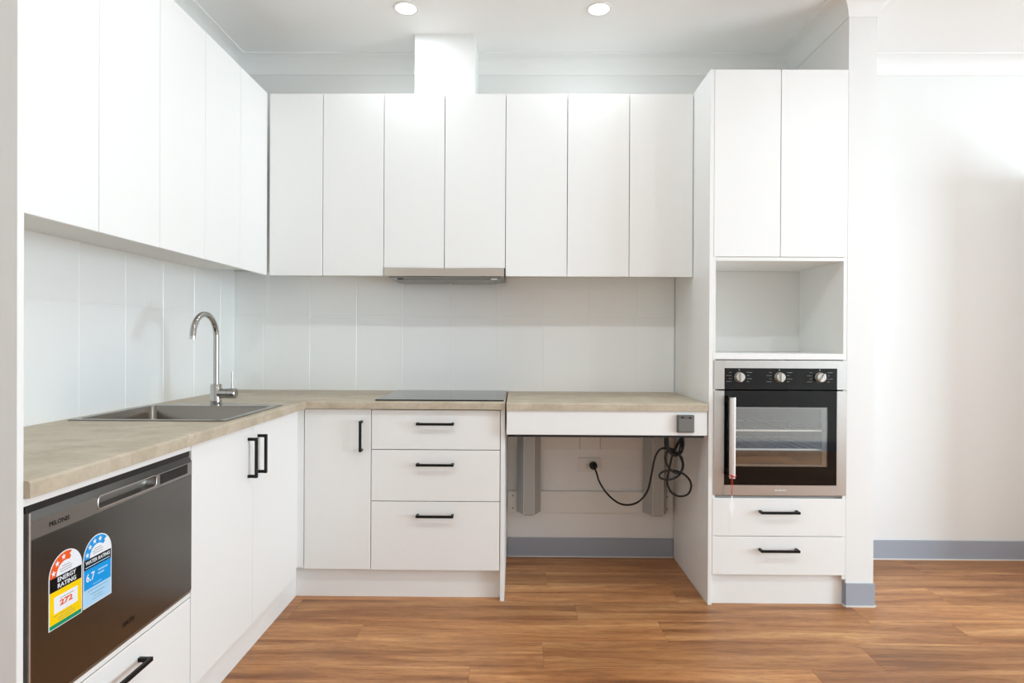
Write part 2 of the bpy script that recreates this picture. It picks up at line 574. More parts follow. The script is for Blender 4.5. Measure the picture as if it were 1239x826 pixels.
# floor planks: rows along X, each its own object sharing mesh data
PW, PL, PT = 0.183, 1.225, 0.007
rowtop = {0: -0.019 - 0.183 * 0}
joint = {-0.568: 0.262, -0.751: 0.595, -0.934: 0.103, -1.117: 1.061, -0.385: 0.734, -0.202: 0.15, -0.019: 0.857}
plank_mesh = {}
y = -0.019 + PW
rows = []
yy = -0.019 + PW
while yy > YF_ROOM:
    rows.append(round(yy, 4)); yy -= PW
for yt in rows:
    y1, y0 = min(yt, 0.0), max(yt - PW, YF_ROOM)
    if y1 - y0 < 0.005: continue
    key = min(joint, key=lambda k: abs(k - yt))
    j = joint[key] if abs(key - yt) < 0.02 else R.uniform(0, PL)
    x = j
    while x > XL: x -= PL
    while x < XR_ROOM:
        x0, x1 = max(x, XL), min(x + PL, XR_ROOM)
        if x1 - x0 > 0.01:
            k = (round(x1 - x0, 3), round(y1 - y0, 3))
            if k not in plank_mesh:
                hx, hy, g, c = (x1 - x0) / 2 - 0.0002, (y1 - y0) / 2 - 0.0002, 0.0, 0.0007
                t = bmesh.new()
                lo = [t.verts.new((sx * hx, sy * hy, -PT)) for sx, sy in ((-1, -1), (1, -1), (1, 1), (-1, 1))]
                md = [t.verts.new((sx * hx, sy * hy, -c)) for sx, sy in ((-1, -1), (1, -1), (1, 1), (-1, 1))]
                tp = [t.verts.new((sx * (hx - c), sy * (hy - c), 0)) for sx, sy in ((-1, -1), (1, -1), (1, 1), (-1, 1))]
                for A, C in ((lo, md), (md, tp)):
                    for i in range(4): t.faces.new((A[i], A[(i + 1) % 4], C[(i + 1) % 4], C[i]))
                t.faces.new(tp)
                me = bpy.data.meshes.new('plank'); t.to_mesh(me); t.free(); me.materials.append(M['wood'])
                plank_mesh[k] = me
            link_mesh('plank', plank_mesh[k], None, floor, ((x0 + x1) / 2, (y0 + y1) / 2, 0.0))
        x += PL

# splashback tiles on both walls (grout bed behind them)
Z_T0, Z_TJ, Z_T1 = 0.880, 1.304, 1.545
obj('grout_bed', B(XL + 0.0, 0.854, -0.0062, 0.0, Z_T0, Z_T1), M['grout'], wall_back)
obj('grout_bed', B(XL, XL + 0.0066, -2.127, -0.0075, Z_T0, Z_T1), M['grout'], wall_left)
tmesh = {}
def tile(parent, face, a0, a1, z0, z1):
    g, c = 0.0013, 0.0012
    w, h = (a1 - a0) / 2 - g, (z1 - z0) / 2 - g
    k = (face, round(w, 3), round(h, 3))
    if k not in tmesh:
        t = bmesh.new()
        loops = []
        for dd, ins in ((0.0, 0), (TT - 0.001, 0), (TT, c)):
            L = []
            for sa, sz in ((-1, -1), (1, -1), (1, 1), (-1, 1)):
                u, v = sa * (w - ins), sz * (h - ins)
                L.append(t.verts.new((u, -dd, v) if face == 'Y' else (dd, u, v)))
            loops.append(L)
        for A, C in zip(loops, loops[1:]):
            for i in range(4): t.faces.new((A[i], A[(i + 1) % 4], C[(i + 1) % 4], C[i]))
        t.faces.new(loops[-1])
        bmesh.ops.recalc_face_normals(t, faces=t.faces)
        me = bpy.data.meshes.new('tile'); t.to_mesh(me); t.free(); me.materials.append(M['tile'])
        tmesh[k] = me
    o = ((a0 + a1) / 2, 0.0, (z0 + z1) / 2) if face == 'Y' else (XL, (a0 + a1) / 2, (z0 + z1) / 2)
    link_mesh('tile', tmesh[k], None, parent, o)
jx = [XL + TT] + [-1.382 + 0.2538 * k for k in range(9)] + [0.853]
for a, b in zip(jx, jx[1:]):
    tile(wall_back, 'Y', a, b, Z_T0, Z_TJ); tile(wall_back, 'Y', a, b, Z_TJ, Z_T1)
jy = [-2.126] + [-0.422 - 0.2528 * k for k in range(6, -1, -1)] + [-0.169, -0.001]
for a, b in zip(jy, jy[1:]):
    tile(wall_left, 'X', a, b, Z_T0, Z_TJ); tile(wall_left, 'X', a, b, Z_TJ, Z_T1)

# skirtings with their white sealant bead
def skirting(name, segs):
    bm, bd = BM(), BM()
    for x0, x1, y0, y1, side in segs:
        box(bm, x0, x1, y0, y1, 0.004, 0.104, 0.0015)
        b = {'f': (x0, x1, y0 - 0.005, y1), 'l': (x0 - 0.005, x1, y0, y1), 'r': (x0, x1 + 0.005, y0, y1), 'b': (x0, x1, y0, y1 + 0.005)}[side]
        box(bd, b[0], b[1], b[2], b[3], 0.0002, 0.0055)
    o = struct(name, bm, M['skirt'])
    obj('sealant_bead', bd, M['bead'], o)
    return o
skirting('baseboard_back', [(-0.047, 0.852, -0.009, -0.0005, 'f')])
skirting('baseboard_nib', [(XN0 - 0.003, XN1 + 0.003, YN - 0.006, YN - 0.0005, 'f'), (XN1 + 0.0005, XN1 + 0.006, YN - 0.006, -0.012, 'r'),
                           (XN0 - 0.003, XN0 - 0.0005, YN - 0.006, -0.56, 'l')])
skirting('baseboard_right', [(XN1 + 0.001, XR_ROOM - 0.001, -0.009, -0.0005, 'f')])
skirting('baseboard_left', [(XL + 0.0005, XL + 0.009, YF_ROOM + 0.01, -2.1435, 'r')])
skirting('baseboard_front', [(XL + 0.001, XR_ROOM - 0.001, YF_ROOM + 0.0005, YF_ROOM + 0.009, 'b')])

# unseen door-shaped leaf, added beyond the frame to shade the right back wall
blocker = struct('shadow_blocker_1', B(2.83, 2.87, -0.55, -0.05, 0.012, 2.04, 0.002), M['cab'])
bm = BM(); lathe(bm, [(0.025, 0), (0.025, -0.008)], (2.829, -0.48, 1.0), 'X', 16); tube(bm, [(2.821, -0.48, 1.0), (2.785, -0.48, 1.0), (2.78, -0.44, 1.0), (2.78, -0.36, 1.0)], 0.009)
obj('door_handle', bm, M['chrome'], blocker, smooth=True)  # handle dressing the added shadow blocker

# ---------------------------------------------------------------- overhead cabinets
YU, XU, ZU0, ZU1, ZUC = -0.342, -1.224, 1.488, 2.377, 1.516
G = 0.0016
def overhead(face, a0, a1, splits, label, group, dz=0.0, zc=ZUC):
    d = YU if face == 'Y' else XU
    dback = -0.0005 if face == 'Y' else XL + 0.0005
    sg = 1 if face == 'Y' else -1
    loc = ((a0 + a1) / 2, YU / 2, ZU0) if face == 'Y' else ((XU + XL) / 2, (a0 + a1) / 2, ZU0)
    r = root('overhead_cabinet', loc, label, 'cabinet', group)
    tb = -TT - 0.0005 if face == 'Y' else XL + TT + 0.0005
    carcass(r, face, a0 + 0.0005, a1 - 0.0005, d + sg * 0.018, tb, zc, ZU1 - 0.001)
    e = [a0] + splits + [a1]
    for p, q in zip(e, e[1:]):
        slab(r, 'door', face, p + G, q - G, d, ZU0 + dz, ZU1)
    return r
overhead('X', -2.126, -1.534, [-1.834], 'white overhead cabinet at the near end of the left wall, against the end panel', 'overhead cabinets on the left wall')
overhead('X', -1.534, -0.934, [-1.234], 'middle of the three white overhead cabinets on the left wall, above the sink', 'overhead cabinets on the left wall')
overhead('X', -0.934, YU - 0.006, [-0.633], 'white overhead cabinet on the left wall nearest the corner', 'overhead cabinets on the left wall')
overhead('Y', XU + 0.007, -0.655, [-0.954], 'white double overhead cabinet on the back wall between the corner and the range hood', 'overhead cabinets on the back wall')
overhead('Y', -0.655, -0.060, [-0.358], 'white overhead cabinet with shorter doors directly above the range hood', 'overhead cabinets on the back wall', dz=0.040, zc=1.535)
overhead('Y', -0.060, 0.543, [0.241], 'white double overhead cabinet on the back wall right of the range hood', 'overhead cabinets on the back wall')
overhead('Y', 0.543, 0.853, [], 'white single-door overhead cabinet beside the tall oven cabinet', 'overhead cabinets on the back wall')
tag(obj('end_panel', B(XL + 0.001, -0.957, -2.143, -2.127, 0.0005, 2.377, 0.0008), M['cab']),
    'tall white end panel closing the left cabinet run beside the dishwasher', 'panel')

# boxed-in exhaust duct between the hood cabinet and the ceiling
bm = BM()
prism(bm, [(-0.517, 0), (-0.517, -0.278), (-0.217, -0.278), (-0.217, 0), (-0.229, 0), (-0.229, -0.266), (-0.505, -0.266), (-0.505, 0)], 'Z', ZU1 + 0.001, ZC)
tag(obj('duct_boxing', bm, M['wall'], base=True), 'white boxed-in exhaust duct rising from the hood cabinet to the ceiling', 'duct')

# ---------------------------------------------------------------- range hood
r = root('range_hood', (-0.357, -0.17, 1.47), 'slim stainless slide-out range hood under the overhead cabinets above the cooktop', 'range hood')
obj('body', B(-0.650, -0.066, -0.318, -0.02, 1.486, 1.533, 0.001), M['steel_dark'], r)
obj('front_strip', B(-0.654, -0.064, -0.346, -0.320, 1.486, 1.5275, 0.0015), M['steel_hood'], r)
obj('slide_tray', B(-0.630, -0.085, -0.335, -0.05, 1.478, 1.486, 0.001), M['steel_dark'], r)
for x0, x1 in ((-0.60, -0.365), (-0.35, -0.115)):
    bm = BM()
    for k in range(9):
        yk = -0.29 + k * 0.026
        box(bm, x0, x1, yk, yk + 0.016, 1.4735, 1.478)
    obj('grease_filter', bm, M['alu'], r)
obj('end_cap', B(-0.0638, -0.0608, -0.347, -0.30, 1.470, 1.5265, 0.0008), M['plastic_d'], r)
obj('push_button', B(-0.13, -0.10, -0.333, -0.318, 1.472, 1.478, 0.0008), M['plastic_w'], r)
obj('push_button', B(-0.59, -0.56, -0.333, -0.318, 1.472, 1.478, 0.0008), M['plastic_d'], r)

# ---------------------------------------------------------------- countertop
YC, XC, ZT, ZB = -0.595, -0.945, 0.900, 0.866
SX0, SX1, SY0, SY1 = -1.495, -0.990, -1.262, -0.832      # cut-out for the sink bowl
xs = [XL + TT + 0.0005, SX0, SX1, XC, -0.053]
ys = [-2.1265, SY0, SY1, YC, -TT - 0.0005]
bm = BM()
V = {}
def gv(i, j):
    if (i, j) not in V: V[(i, j)] = bm.verts.new((xs[i], ys[j], ZT))
    return V[(i, j)]
for i in range(4):
    for j in range(4):
        if i == 3 and j < 3: continue
        if i == 1 and j == 1: continue
        bm.faces.new((gv(i, j), gv(i + 1, j), gv(i + 1, j + 1), gv(i, j + 1)))
ext = bmesh.ops.extrude_face_region(bm, geom=list(bm.faces))
for v in [g for g in ext['geom'] if isinstance(g, bmesh.types.BMVert)]:
    v.co.z = ZB
bmesh.ops.recalc_face_normals(bm, faces=bm.faces)
ed = []
for e in bm.edges:
    a, b = e.verts[0].co, e.verts[1].co
    if abs(a.z - ZT) < 1e-6 and abs(b.z - ZT) < 1e-6:
        if (abs(a.x - XC) < 1e-6 and abs(b.x - XC) < 1e-6 and max(a.y, b.y) <= YC + 1e-6) or \
           (abs(a.y - YC) < 1e-6 and abs(b.y - YC) < 1e-6 and min(a.x, b.x) >= XC - 1e-6):
            ed.append(e)
bmesh.ops.bevel(bm, geom=ed, offset=0.007, segments=4, affect='EDGES', profile=0.5)
tag(obj('countertop', bm, M['laminate'], smooth=True, angle=35, base=True),
    'L-shaped beige stone-look countertop along the left and back walls', 'countertop')

# ---------------------------------------------------------------- sink and tap
r = root('sink', (-1.24, -1.04, ZT), 'square stainless steel drop-in sink in the left countertop', 'sink')
bm = BM()
loops = []
for (ix0, ix1, iy0, iy1, rad, z) in ((-1.512, -0.974, -1.279, -0.778, 0.012, ZT + 0.0003), (-1.512, -0.974, -1.279, -0.778, 0.012, ZT + 0.0035),
                                     (-1.509, -0.977, -1.276, -0.781, 0.010, ZT + 0.0045), (-1.488, -0.998, -1.256, -0.840, 0.020, ZT + 0.0040),
                                     (-1.485, -1.001, -1.253, -0.843, 0.020, ZT - 0.002), (-1.480, -1.006, -1.248, -0.848, 0.022, 0.76),
                                     (-1.466, -1.020, -1.234, -0.862, 0.030, 0.742)):
    loops.append([bm.verts.new((p[0], p[1], z)) for p in rrect(ix0, ix1, iy0, iy1, rad, 5)])
for A, C in zip(loops, loops[1:]):
    for k in range(len(A)):
        bm.faces.new((A[k], A[(k + 1) % len(A)], C[(k + 1) % len(A)], C[k]))
bm.faces.new(loops[-1])
obj('bowl', bm, M['steel_sink'], r, smooth=True, angle=35)
bm = BM(); lathe(bm, [(0.045, 0), (0.045, 0.002), (0.036, 0.003), (0.034, 0.0005), (0.012, 0.0)], (-1.24, -1.05, 0.7425))
obj('drain', bm, M['chrome'], r, smooth=True)

TX, TY = -1.275, -0.742
r = root('kitchen_tap', (TX, TY, ZT), 'chrome gooseneck mixer tap behind the sink with a side pin lever', 'tap')
bm = BM(); lathe(bm, [(0.026, 0), (0.026, 0.004), (0.0225, 0.006), (0.0225, 0.083), (0.020, 0.086)], (TX, TY, ZT))
obj('body', bm, M['chrome'], r, smooth=True)
bm = BM(); lathe(bm, [(0.0205, 0.012), (0.0205, 0.052), (0.0195, 0.0525), (0.0195, 0.0535), (0.0215, 0.054), (0.0215, 0.083), (0.018, 0.086)], (TX, TY, ZT + 0.046), 'X')
mix = obj('mixer_barrel', bm, M['chrome'], r, smooth=True)
bm = BM(); tube(bm, [(TX + 0.068, TY, ZT + 0.062), (TX + 0.068, TY, ZT + 0.138)], 0.004)
obj('lever', bm, M['chrome'], mix, smooth=True)
bm = BM()
pp = [(TX, TY, ZT + 0.086), (TX, TY, ZT + 0.12), (TX, TY, ZT + 0.18), (TX, TY, ZT + 0.24), (TX, TY, ZT + 0.284)]
rad = 0.093
for k in range(1, 17):
    a = math.radians(180 * k / 16 * 0.97)
    pp.append((TX, TY - rad + rad * math.cos(a), ZT + 0.284 + rad * math.sin(a)))
pp.append((TX, pp[-1][1] - 0.001, pp[-1][2] - 0.012))
tube(bm, pp, 0.0115, 16)
neck = obj('spout', bm, M['chrome'], r, smooth=True)
bm = BM(); lathe(bm, [(0.0122, 0), (0.0122, 0.012)], (TX, pp[-1][1], pp[-1][2] - 0.006))
obj('aerator', bm, M['steel_handle'], neck, smooth=True)

# ---------------------------------------------------------------- base cabinets on the left
XB, ZK = -0.957, 0.145
XKICK, YKICK = -1.009, -0.532
r = root('dishwasher_cabinet', (-1.25, -1.825, 0.0), 'white base cabinet with one drawer holding the dishwasher above it', 'cabinet')
bm = BM()
box(bm, XL + 0.02, XB - 0.018, -2.1265, -2.1235, ZK, ZB - 0.001); box(bm, XL + 0.02, XB - 0.018, -1.526, -1.524, ZK, ZB - 0.001)
box(bm, XL + 0.02, XB - 0.018, -2.123, -1.527, ZK, ZK + 0.016); box(bm, XL + 0.02, XB - 0.018, -2.123, -1.527, 0.405, 0.421)
obj('carcass', bm, M['carcass'], r)
slab(r, 'top_rail', 'X', -2.1265, -1.5255, XB, 0.849, ZB - 0.001)
slab(r, 'shelf_edge', 'X', -2.1265, -1.5255, XB, 0.420, 0.4335)
d = slab(r, 'drawer', 'X', -2.1245, -1.5265, XB, ZK, 0.4165)
handle(d, 'X', -1.846, XB, 0.363, 0.168, False)

r = root('sink_cabinet', (-1.25, -1.10, 0.0), 'white base cabinet with two doors under the sink', 'cabinet')
carcass(r, 'X', -1.5235, -0.6725, XB - 0.018, XL + 0.02, ZK, ZB - 0.002, top=False)
d = slab(r, 'door', 'X', -1.523 + G, -1.106 - G, XB, ZK, ZB - 0.003); handle(d, 'X', -1.147, XB, 0.754, 0.143, True)
d = slab(r, 'door', 'X', -1.106 + G, -0.672, XB, ZK, ZB - 0.003); handle(d, 'X', -1.066, XB, 0.754, 0.143, True)

bm = BM()
prism(bm, [(-1.005, -0.670), (-0.990, -0.670), (-0.990, -0.5725), (-0.9615, -0.5725), (-0.9615, -0.558), (-1.005, -0.558)], 'Z', ZK, ZB - 0.001)
tag(obj('corner_filler', bm, M['cab'], base=True), 'narrow recessed white filler strip in the inner corner of the base cabinets', 'filler')

tag(obj('kickboard', B(XKICK - 0.016, XKICK, -2.126, YKICK + 0.016, 0.0005, ZK - 0.002), M['cab'], base=True), 'white kickboard along the floor under the sink doors and dishwasher', 'kickboard')
tag(obj('kickboard', B(XKICK + 0.0005, -0.0735, YKICK, YKICK + 0.016, 0.0005, ZK - 0.008), M['cab'], base=True), 'white kickboard along the floor under the drawers on the back wall', 'kickboard')

# ---------------------------------------------------------------- dishwasher
DW0, DW1, DZ0, DZ1 = -2.119, -1.5275, 0.436, 0.846
r = root('dishwasher', (-1.2, -1.823, DZ0), 'compact stainless steel dishwasher with energy and water rating stickers under the counter', 'dishwasher')
obj('tub', B(XL + 0.04, XB - 0.022, DW0, DW1, DZ0, DZ1 - 0.006, 0.002), M['dark'], r)
obj('top_gap_strip', B(XB - 0.020, XB - 0.004, DW0, DW1 + 0.0005, 0.834, 0.847), M['rubber'], r)  # black strip stands in for the shaded gap above the dishwasher
obj('front_panel', B(XB - 0.022, XB + 0.004, DW0 + 0.004, DW1, 0.442, 0.7800, 0.001), M['steel_y'], r)
obj('bottom_lip', B(XB - 0.022, XB + 0.001, DW0 + 0.004, DW1, DZ0 - 0.002, 0.4412), M['steel_strip'], r)
# control strip with the handle pocket left open, slanted top
HY0, HY1, HZ0, HZ1 = -1.925, -1.702, 0.788, 0.817
cs = BM()
xf = XB + 0.004
for y0, y1, z0, z1 in ((DW0 + 0.004, HY0, 0.7805, 0.817), (HY1, DW1, 0.7805, 0.817), (HY0, HY1, 0.7805, HZ0)):
    box(cs, XB - 0.022, xf, y0, y1, z0, z1)
strip = obj('control_strip', cs, M['steel_strip'], r)
bm = BM(); prism(bm, [(XB - 0.022, 0.8172), (xf, 0.8172), (xf - 0.010, 0.8345), (XB - 0.022, 0.8345)], 'Y', DW0 + 0.004, DW1)
obj('top_edge', bm, M['steel_y'], r)
obj('side_trim', B(XB - 0.020, XB + 0.0055, DW0, DW0 + 0.0038, DZ0, 0.834, 0.001), M['steel_handle'], r)
# scooped recess with rounded ends
bm = BM()
n = 12
def pocket_loop(x, ins):
    return [bm.verts.new((x, p[0], p[1])) for p in rrect(HY0 + ins, HY1 - ins, HZ0 + ins * 0.6, HZ1 - ins * 0.2, 0.010, 5)]
L0, L1, L2 = pocket_loop(xf + 0.0006, 0.0), pocket_loop(xf - 0.012, 0.002), pocket_loop(xf - 0.022, 0.008)
for A, C in ((L0, L1), (L1, L2)):
    for k in range(len(A)): bm.faces.new((A[k], A[(k + 1) % len(A)], C[(k + 1) % len(A)], C[k]))
bm.faces.new(L2)
obj('handle_recess', bm, M['steel_strip'], strip, smooth=True, angle=50)
bm = BM(); tube(bm, [(xf + 0.0004, p[0], p[1]) for p in rrect(HY0, HY1, HZ0, HZ1, 0.010, 5)], 0.0012, 6, closed=True)
obj('recess_rim', bm, M['steel_handle'], strip, smooth=True)
disp = obj('display', B(xf - 0.001, xf + 0.0006, -1.684, -1.552, 0.788, 0.8145), M['bglass'], strip)
bm = BM()
for k in range(8):
    box(bm, xf, xf + 0.0004, -1.680 + k * 0.016, -1.672 + k * 0.016, 0.7825, 0.7845)
obj('button_symbols', bm, M['print'], strip)['kind'] = 'stuff'
text_obj('brand_lettering', 'PELONIS', M['printb'], r, (xf + 0.0001, -2.068, 0.7925), '+X', 0.056, 0.0095, bold=0.018)
text_obj('brand_lettering', 'HAUTO', M['printb'], r, (xf + 0.0001, -1.836, 0.476), '+X', 0.043, 0.012, bold=0.018)

# ---- rating stickers
def arch(y0, y1, z0, zs, ins=0.0, n=18):
    c, rr = (y0 + y1) / 2, (y1 - y0) / 2 - ins
    pts = [(y0 + ins, z0 + ins), (y1 - ins, z0 + ins)]
    for k in range(n + 1):
        a = math.pi * k / n
        pts.append((c + rr * math.cos(a), zs + rr * math.sin(a)))
    return pts
def star(cy, cz, rr):
    return [(cy + (rr if k % 2 == 0 else rr * 0.42) * math.cos(math.radians(90 + 36 * k)), cz + (rr if k % 2 == 0 else rr * 0.42) * math.sin(math.radians(90 + 36 * k))) for k in range(10)]
def flat(name, pts, lvl, m, parent):
    bm = BM(); prism(bm, pts, 'X', xf + 0.0001, xf + 0.0003 + 0.0002 * lvl)
    return obj(name, bm, m, parent)
def bars(name, rows, lvl, m, parent):
    bm = BM()
    for y0, y1, z0, z1 in rows: prism(bm, [(y0, z0), (y1, z0), (y1, z1), (y0, z1)], 'X', xf + 0.0001, xf + 0.0003 + 0.0002 * lvl)
    o = obj(name, bm, m, parent)
    if len(rows) > 1: o['kind'] = 'stuff'
    return o
def rating(y0, y1, z0, zs, a_end, band, nst, name, label):
    w = y1 - y0; c = (y0 + y1) / 2
    s = flat(name, arch(y0, y1, z0, zs), 0, M['s_white'], r)
    s['label'] = label
    ro, ri = w / 2 - 0.0025, w / 2 - 0.0205
    pts = []
    for k in range(17):
        a = math.radians(180 - (180 - a_end) * k / 16); pts.append((c + ro * math.cos(a), zs + ro * math.sin(a)))
    a = math.radians(a_end)
    pts.append((c + (ro - 0.006) * math.cos(a) - 0.004, zs + (ro - 0.006) * math.sin(a)))
    pts.append((c + (ri + 0.006) * math.cos(a) + 0.002, zs + (ri + 0.006) * math.sin(a)))
    for k in range(17):
        a = math.radians(a_end + (180 - a_end) * k / 16); pts.append((c + ri * math.cos(a), zs + ri * math.sin(a)))
    flat('rating_arc', pts, 1, band, s)
    for k in range(nst):
        a = math.radians(165 - k * (32 if nst == 3 else 29)); rm = (ro + ri) / 2
        flat('star', star(c + rm * math.cos(a), zs + rm * math.sin(a), 0.0068), 2, M['s_white'], s)
    bars('fine_print', [(c - 0.012, c + 0.012, zs + 0.016, zs + 0.017), (c - 0.018, c + 0.018, zs + 0.011, zs + 0.012), (c - 0.016, c + 0.016, zs + 0.006, zs + 0.007)], 1, M['s_grey'], s)
    return s
y0, y1 = -2.0695, -1.9745
s = rating(y0, y1, 0.5770, 0.6830, 68, M['s_orange'], 3, 'energy_sticker', 'arched energy rating sticker, orange, black and yellow')
bars('yellow_field', [(y0 + 0.0025, y1 - 0.0025, 0.5870, 0.6540)], 1, M['s_yellow'], s)
bars('green_strip', [(y0 + 0.0025, y1 - 0.0025, 0.5785, 0.5868)], 1, M['s_green'], s)
bars('black_band', [(y0 + 0.0025, y1 - 0.0025, 0.6542, 0.6828)], 1, M['s_black'], s)
bars('white_field', [(y0 + 0.014, y1 - 0.014, 0.6080, 0.6420)], 2, M['s_white'], s)
text_obj('lettering', 'ENERGY', M['s_white'], s, (xf + 0.0006, y0 + 0.024, 0.6705), '+X', 0.052, 0.0095, bold=0.018)
text_obj('lettering', 'RATING', M['s_white'], s, (xf + 0.0006, y0 + 0.024, 0.6575), '+X', 0.052, 0.0095, bold=0.018)
text_obj('number', '272', M['s_orange'], s, (xf + 0.0008, y0 + 0.030, 0.6190), '+X', 0.036, 0.0125, bold=0.035)
bars('fine_print', [(y0 + 0.03, y1 - 0.025, 0.6345, 0.6355), (y0 + 0.012, y1 - 0.03, 0.6025, 0.6032), (y0 + 0.024, y1 - 0.022, 0.5965, 0.5972), (y0 + 0.024, y1 - 0.022, 0.5915, 0.5922)], 3, M['s_grey'], s)
y0, y1 = -1.9715, -1.8785
s = rating(y0, y1, 0.5790, 0.6860, 48, M['s_blue'], 4, 'water_sticker', 'arched blue water rating sticker')
bars('black_band', [(y0 + 0.0025, y1 - 0.0025, 0.6635, 0.6858)], 1, M['s_black'], s)
bars('blue_field', [(y0 + 0.0025, y1 - 0.0025, 0.6190, 0.6633)], 1, M['s_blue'], s)
bars('pale_field', [(y0 + 0.0025, y1 - 0.0025, 0.5810, 0.6188)], 1, M['s_pale'], s)
text_obj('lettering', 'WATER RATING', M['s_white'], s, (xf + 0.0006, y0 + 0.007, 0.6735), '+X', 0.079, 0.0085, bold=0.018)
bars('web_line', [(y0 + 0.007, y1 - 0.007, 0.6670, 0.6690)], 2, M['s_pale'], s)
text_obj('number', '6.7', M['s_white'], s, (xf + 0.0006, y0 + 0.009, 0.6350), '+X', 0.027, 0.0185, bold=0.018)
bars('fine_print', [(y0 + 0.047, y1 - 0.014, 0.6490, 0.6520), (y0 + 0.047, y1 - 0.026, 0.6410, 0.6440), (y0 + 0.030, y1 - 0.034, 0.6240, 0.6252)], 2, M['s_pale'], s)
bars('small_lines', [(y0 + 0.014, y1 - 0.014, 0.6125, 0.6133), (y0 + 0.024, y1 - 0.024, 0.6035, 0.6045), (y0 + 0.032, y1 - 0.034, 0.5965, 0.5972), (y0 + 0.028, y1 - 0.030, 0.5905, 0.5912)], 2, M['s_grey'], s)

# ---------------------------------------------------------------- base cabinets on the back wall
YB = -0.571
r = root('base_cabinet', (-0.81, -0.3, 0.0), 'narrow single-door white base cabinet beside the inner corner', 'cabinet')
carcass(r, 'Y', -0.9605, -0.6585, YB + 0.018, -0.02, ZK - 0.006, ZB - 0.002, top=False)
d = slab(r, 'door', 'Y', -0.9585, -0.6590, YB, ZK - 0.006, ZB - 0.004); handle(d, 'Y', -0.6995, YB, 0.743, 0.138, True)
r = root('drawer_cabinet', (-0.36, -0.3, 0.0), 'white three-drawer base cabinet under the cooktop', 'cabinet')
carcass(r, 'Y', -0.6575, -0.0740, YB + 0.018, -0.02, ZK - 0.006, ZB - 0.002, top=False)
for z0, z1, hz in ((0.6825, ZB - 0.006, 0.800), (0.4495, 0.6790, 0.617), (0.137, 0.446, 0.387)):
    d = slab(r, 'drawer', 'Y', -0.6555, -0.0755, YB, z0, z1); handle(d, 'Y', -0.366, YB, hz, 0.168, False)
obj('side_panel', B(-0.0725, -0.0535, YB - 0.002, -0.012, 0.0005, ZB - 0.001, 0.001), M['cab'], r)

# ---------------------------------------------------------------- cooktop
r = root('cooktop', (-0.36, -0.31, ZT), 'black glass electric cooktop set into the countertop', 'cooktop')
obj('trim_frame', B(-0.640, -0.060, -0.566, -0.052, ZT + 0.0003, ZT + 0.0025, 0.0005), M['plastic_d'], r)
gl = obj('glass_top', B(-0.641, -0.059, -0.567, -0.051, ZT + 0.0026, ZT + 0.0065, 0.001), M['cookglass'], r)

# ---------------------------------------------------------------- height-adjustable bench
DX0, DX1 = -0.046, 0.8455
r = root('adjustable_bench', (0.40, -0.3, 0.0), 'height-adjustable beige bench on two wall-mounted lifting columns', 'bench')
bm = B(DX0, DX1, -0.612, -TT - 0.002, 0.8655, 0.899)
ed = [e for e in bm.edges if abs(e.verts[0].co.z - 0.899) < 1e-6 and abs(e.verts[1].co.z - 0.899) < 1e-6 and abs(e.verts[0].co.y + 0.612) < 1e-6 and abs(e.verts[1].co.y + 0.612) < 1e-6]
bmesh.ops.bevel(bm, geom=ed, offset=0.007, segments=4, affect='EDGES', profile=0.5)
obj('worktop', bm, M['laminate'], r, smooth=True, angle=35)
bm = BM()
box(bm, DX0 + 0.001, DX1 - 0.001, -0.604, -0.588, 0.757, 0.8645, 0.0008)
box(bm, DX0 + 0.001, DX0 + 0.017, -0.588, -0.03, 0.757, 0.8645); box(bm, DX1 - 0.017, DX1 - 0.001, -0.588, -0.03, 0.757, 0.8645)
obj('fascia', bm, M['cab'], r)
bm = BM()
for x0, x1, yy0, yy1 in ((DX0 + 0.006, DX1 - 0.014, -0.600, -0.560), (DX0 + 0.006, DX1 - 0.014, -0.07, -0.03), (DX0 + 0.006, DX0 + 0.05, -0.56, -0.07), (DX1 - 0.058, DX1 - 0.014, -0.56, -0.07)):
    box(bm, x0, x1, yy0, yy1, 0.7465, 0.7565)
obj('under_frame', bm, M['rubber'], r)
for cxm in (0.066, 0.7465):
    bm = BM(); prism(bm, [(cxm - 0.063, -0.022), (cxm - 0.063, -0.034), (cxm - 0.029, -0.100), (cxm + 0.029, -0.100), (cxm + 0.063, -0.034), (cxm + 0.063, -0.022)], 'Z', 0.254, 0.7465)
    c_ = obj('lift_column', bm, M['alu'], r)
    bm = BM()
    box(bm, cxm - 0.0285, cxm - 0.0265, -0.1012, -0.0995, 0.256, 0.745); box(bm, cxm + 0.0265, cxm + 0.0285, -0.1012, -0.0995, 0.256, 0.745)
    obj('edge_rib', bm, M['plastic_w'], c_)
    obj('end_cap', B(cxm - 0.024, cxm + 0.024, -0.098, -0.04, 0.2505, 0.2538), M['plastic_g'], c_)
rail = obj('wall_rail', B(DX0 - 0.004, 0.846, -0.0215, -0.0005, 0.244, 0.3595, 0.0012), M['plastic_w'], r)
for sx in (-0.02, 0.815):
    for sz in (0.268, 0.335):
        bm = BM(); lathe(bm, [(0.004, 0.0), (0.004, -0.0012), (0.002, -0.0018)], (sx, -0.0216, sz), 'Y', 10)
        obj('screw', bm, M['plastic_g'], rail)
for x0, x1 in ((DX0 - 0.004, 0.3395), (0.3415, 0.4505), (0.4525, 0.846)):
    obj('wall_rail', B(x0, x1, -0.0215 if x0 != 0.3415 else -0.0245, -0.0005, 0.586, 0.665, 0.0012), M['plastic_w'], r)
cb = obj('control_box', B(0.7085, 0.7835, -0.622, -0.6045, 0.772, 0.8500, 0.003, 2), M['plastic_g'], r)
obj('flap', B(0.713, 0.779, -0.6255, -0.6215, 0.776, 0.832, 0.0015), mat('grey_flap', srgb(112, 110, 106), 0.55), cb)
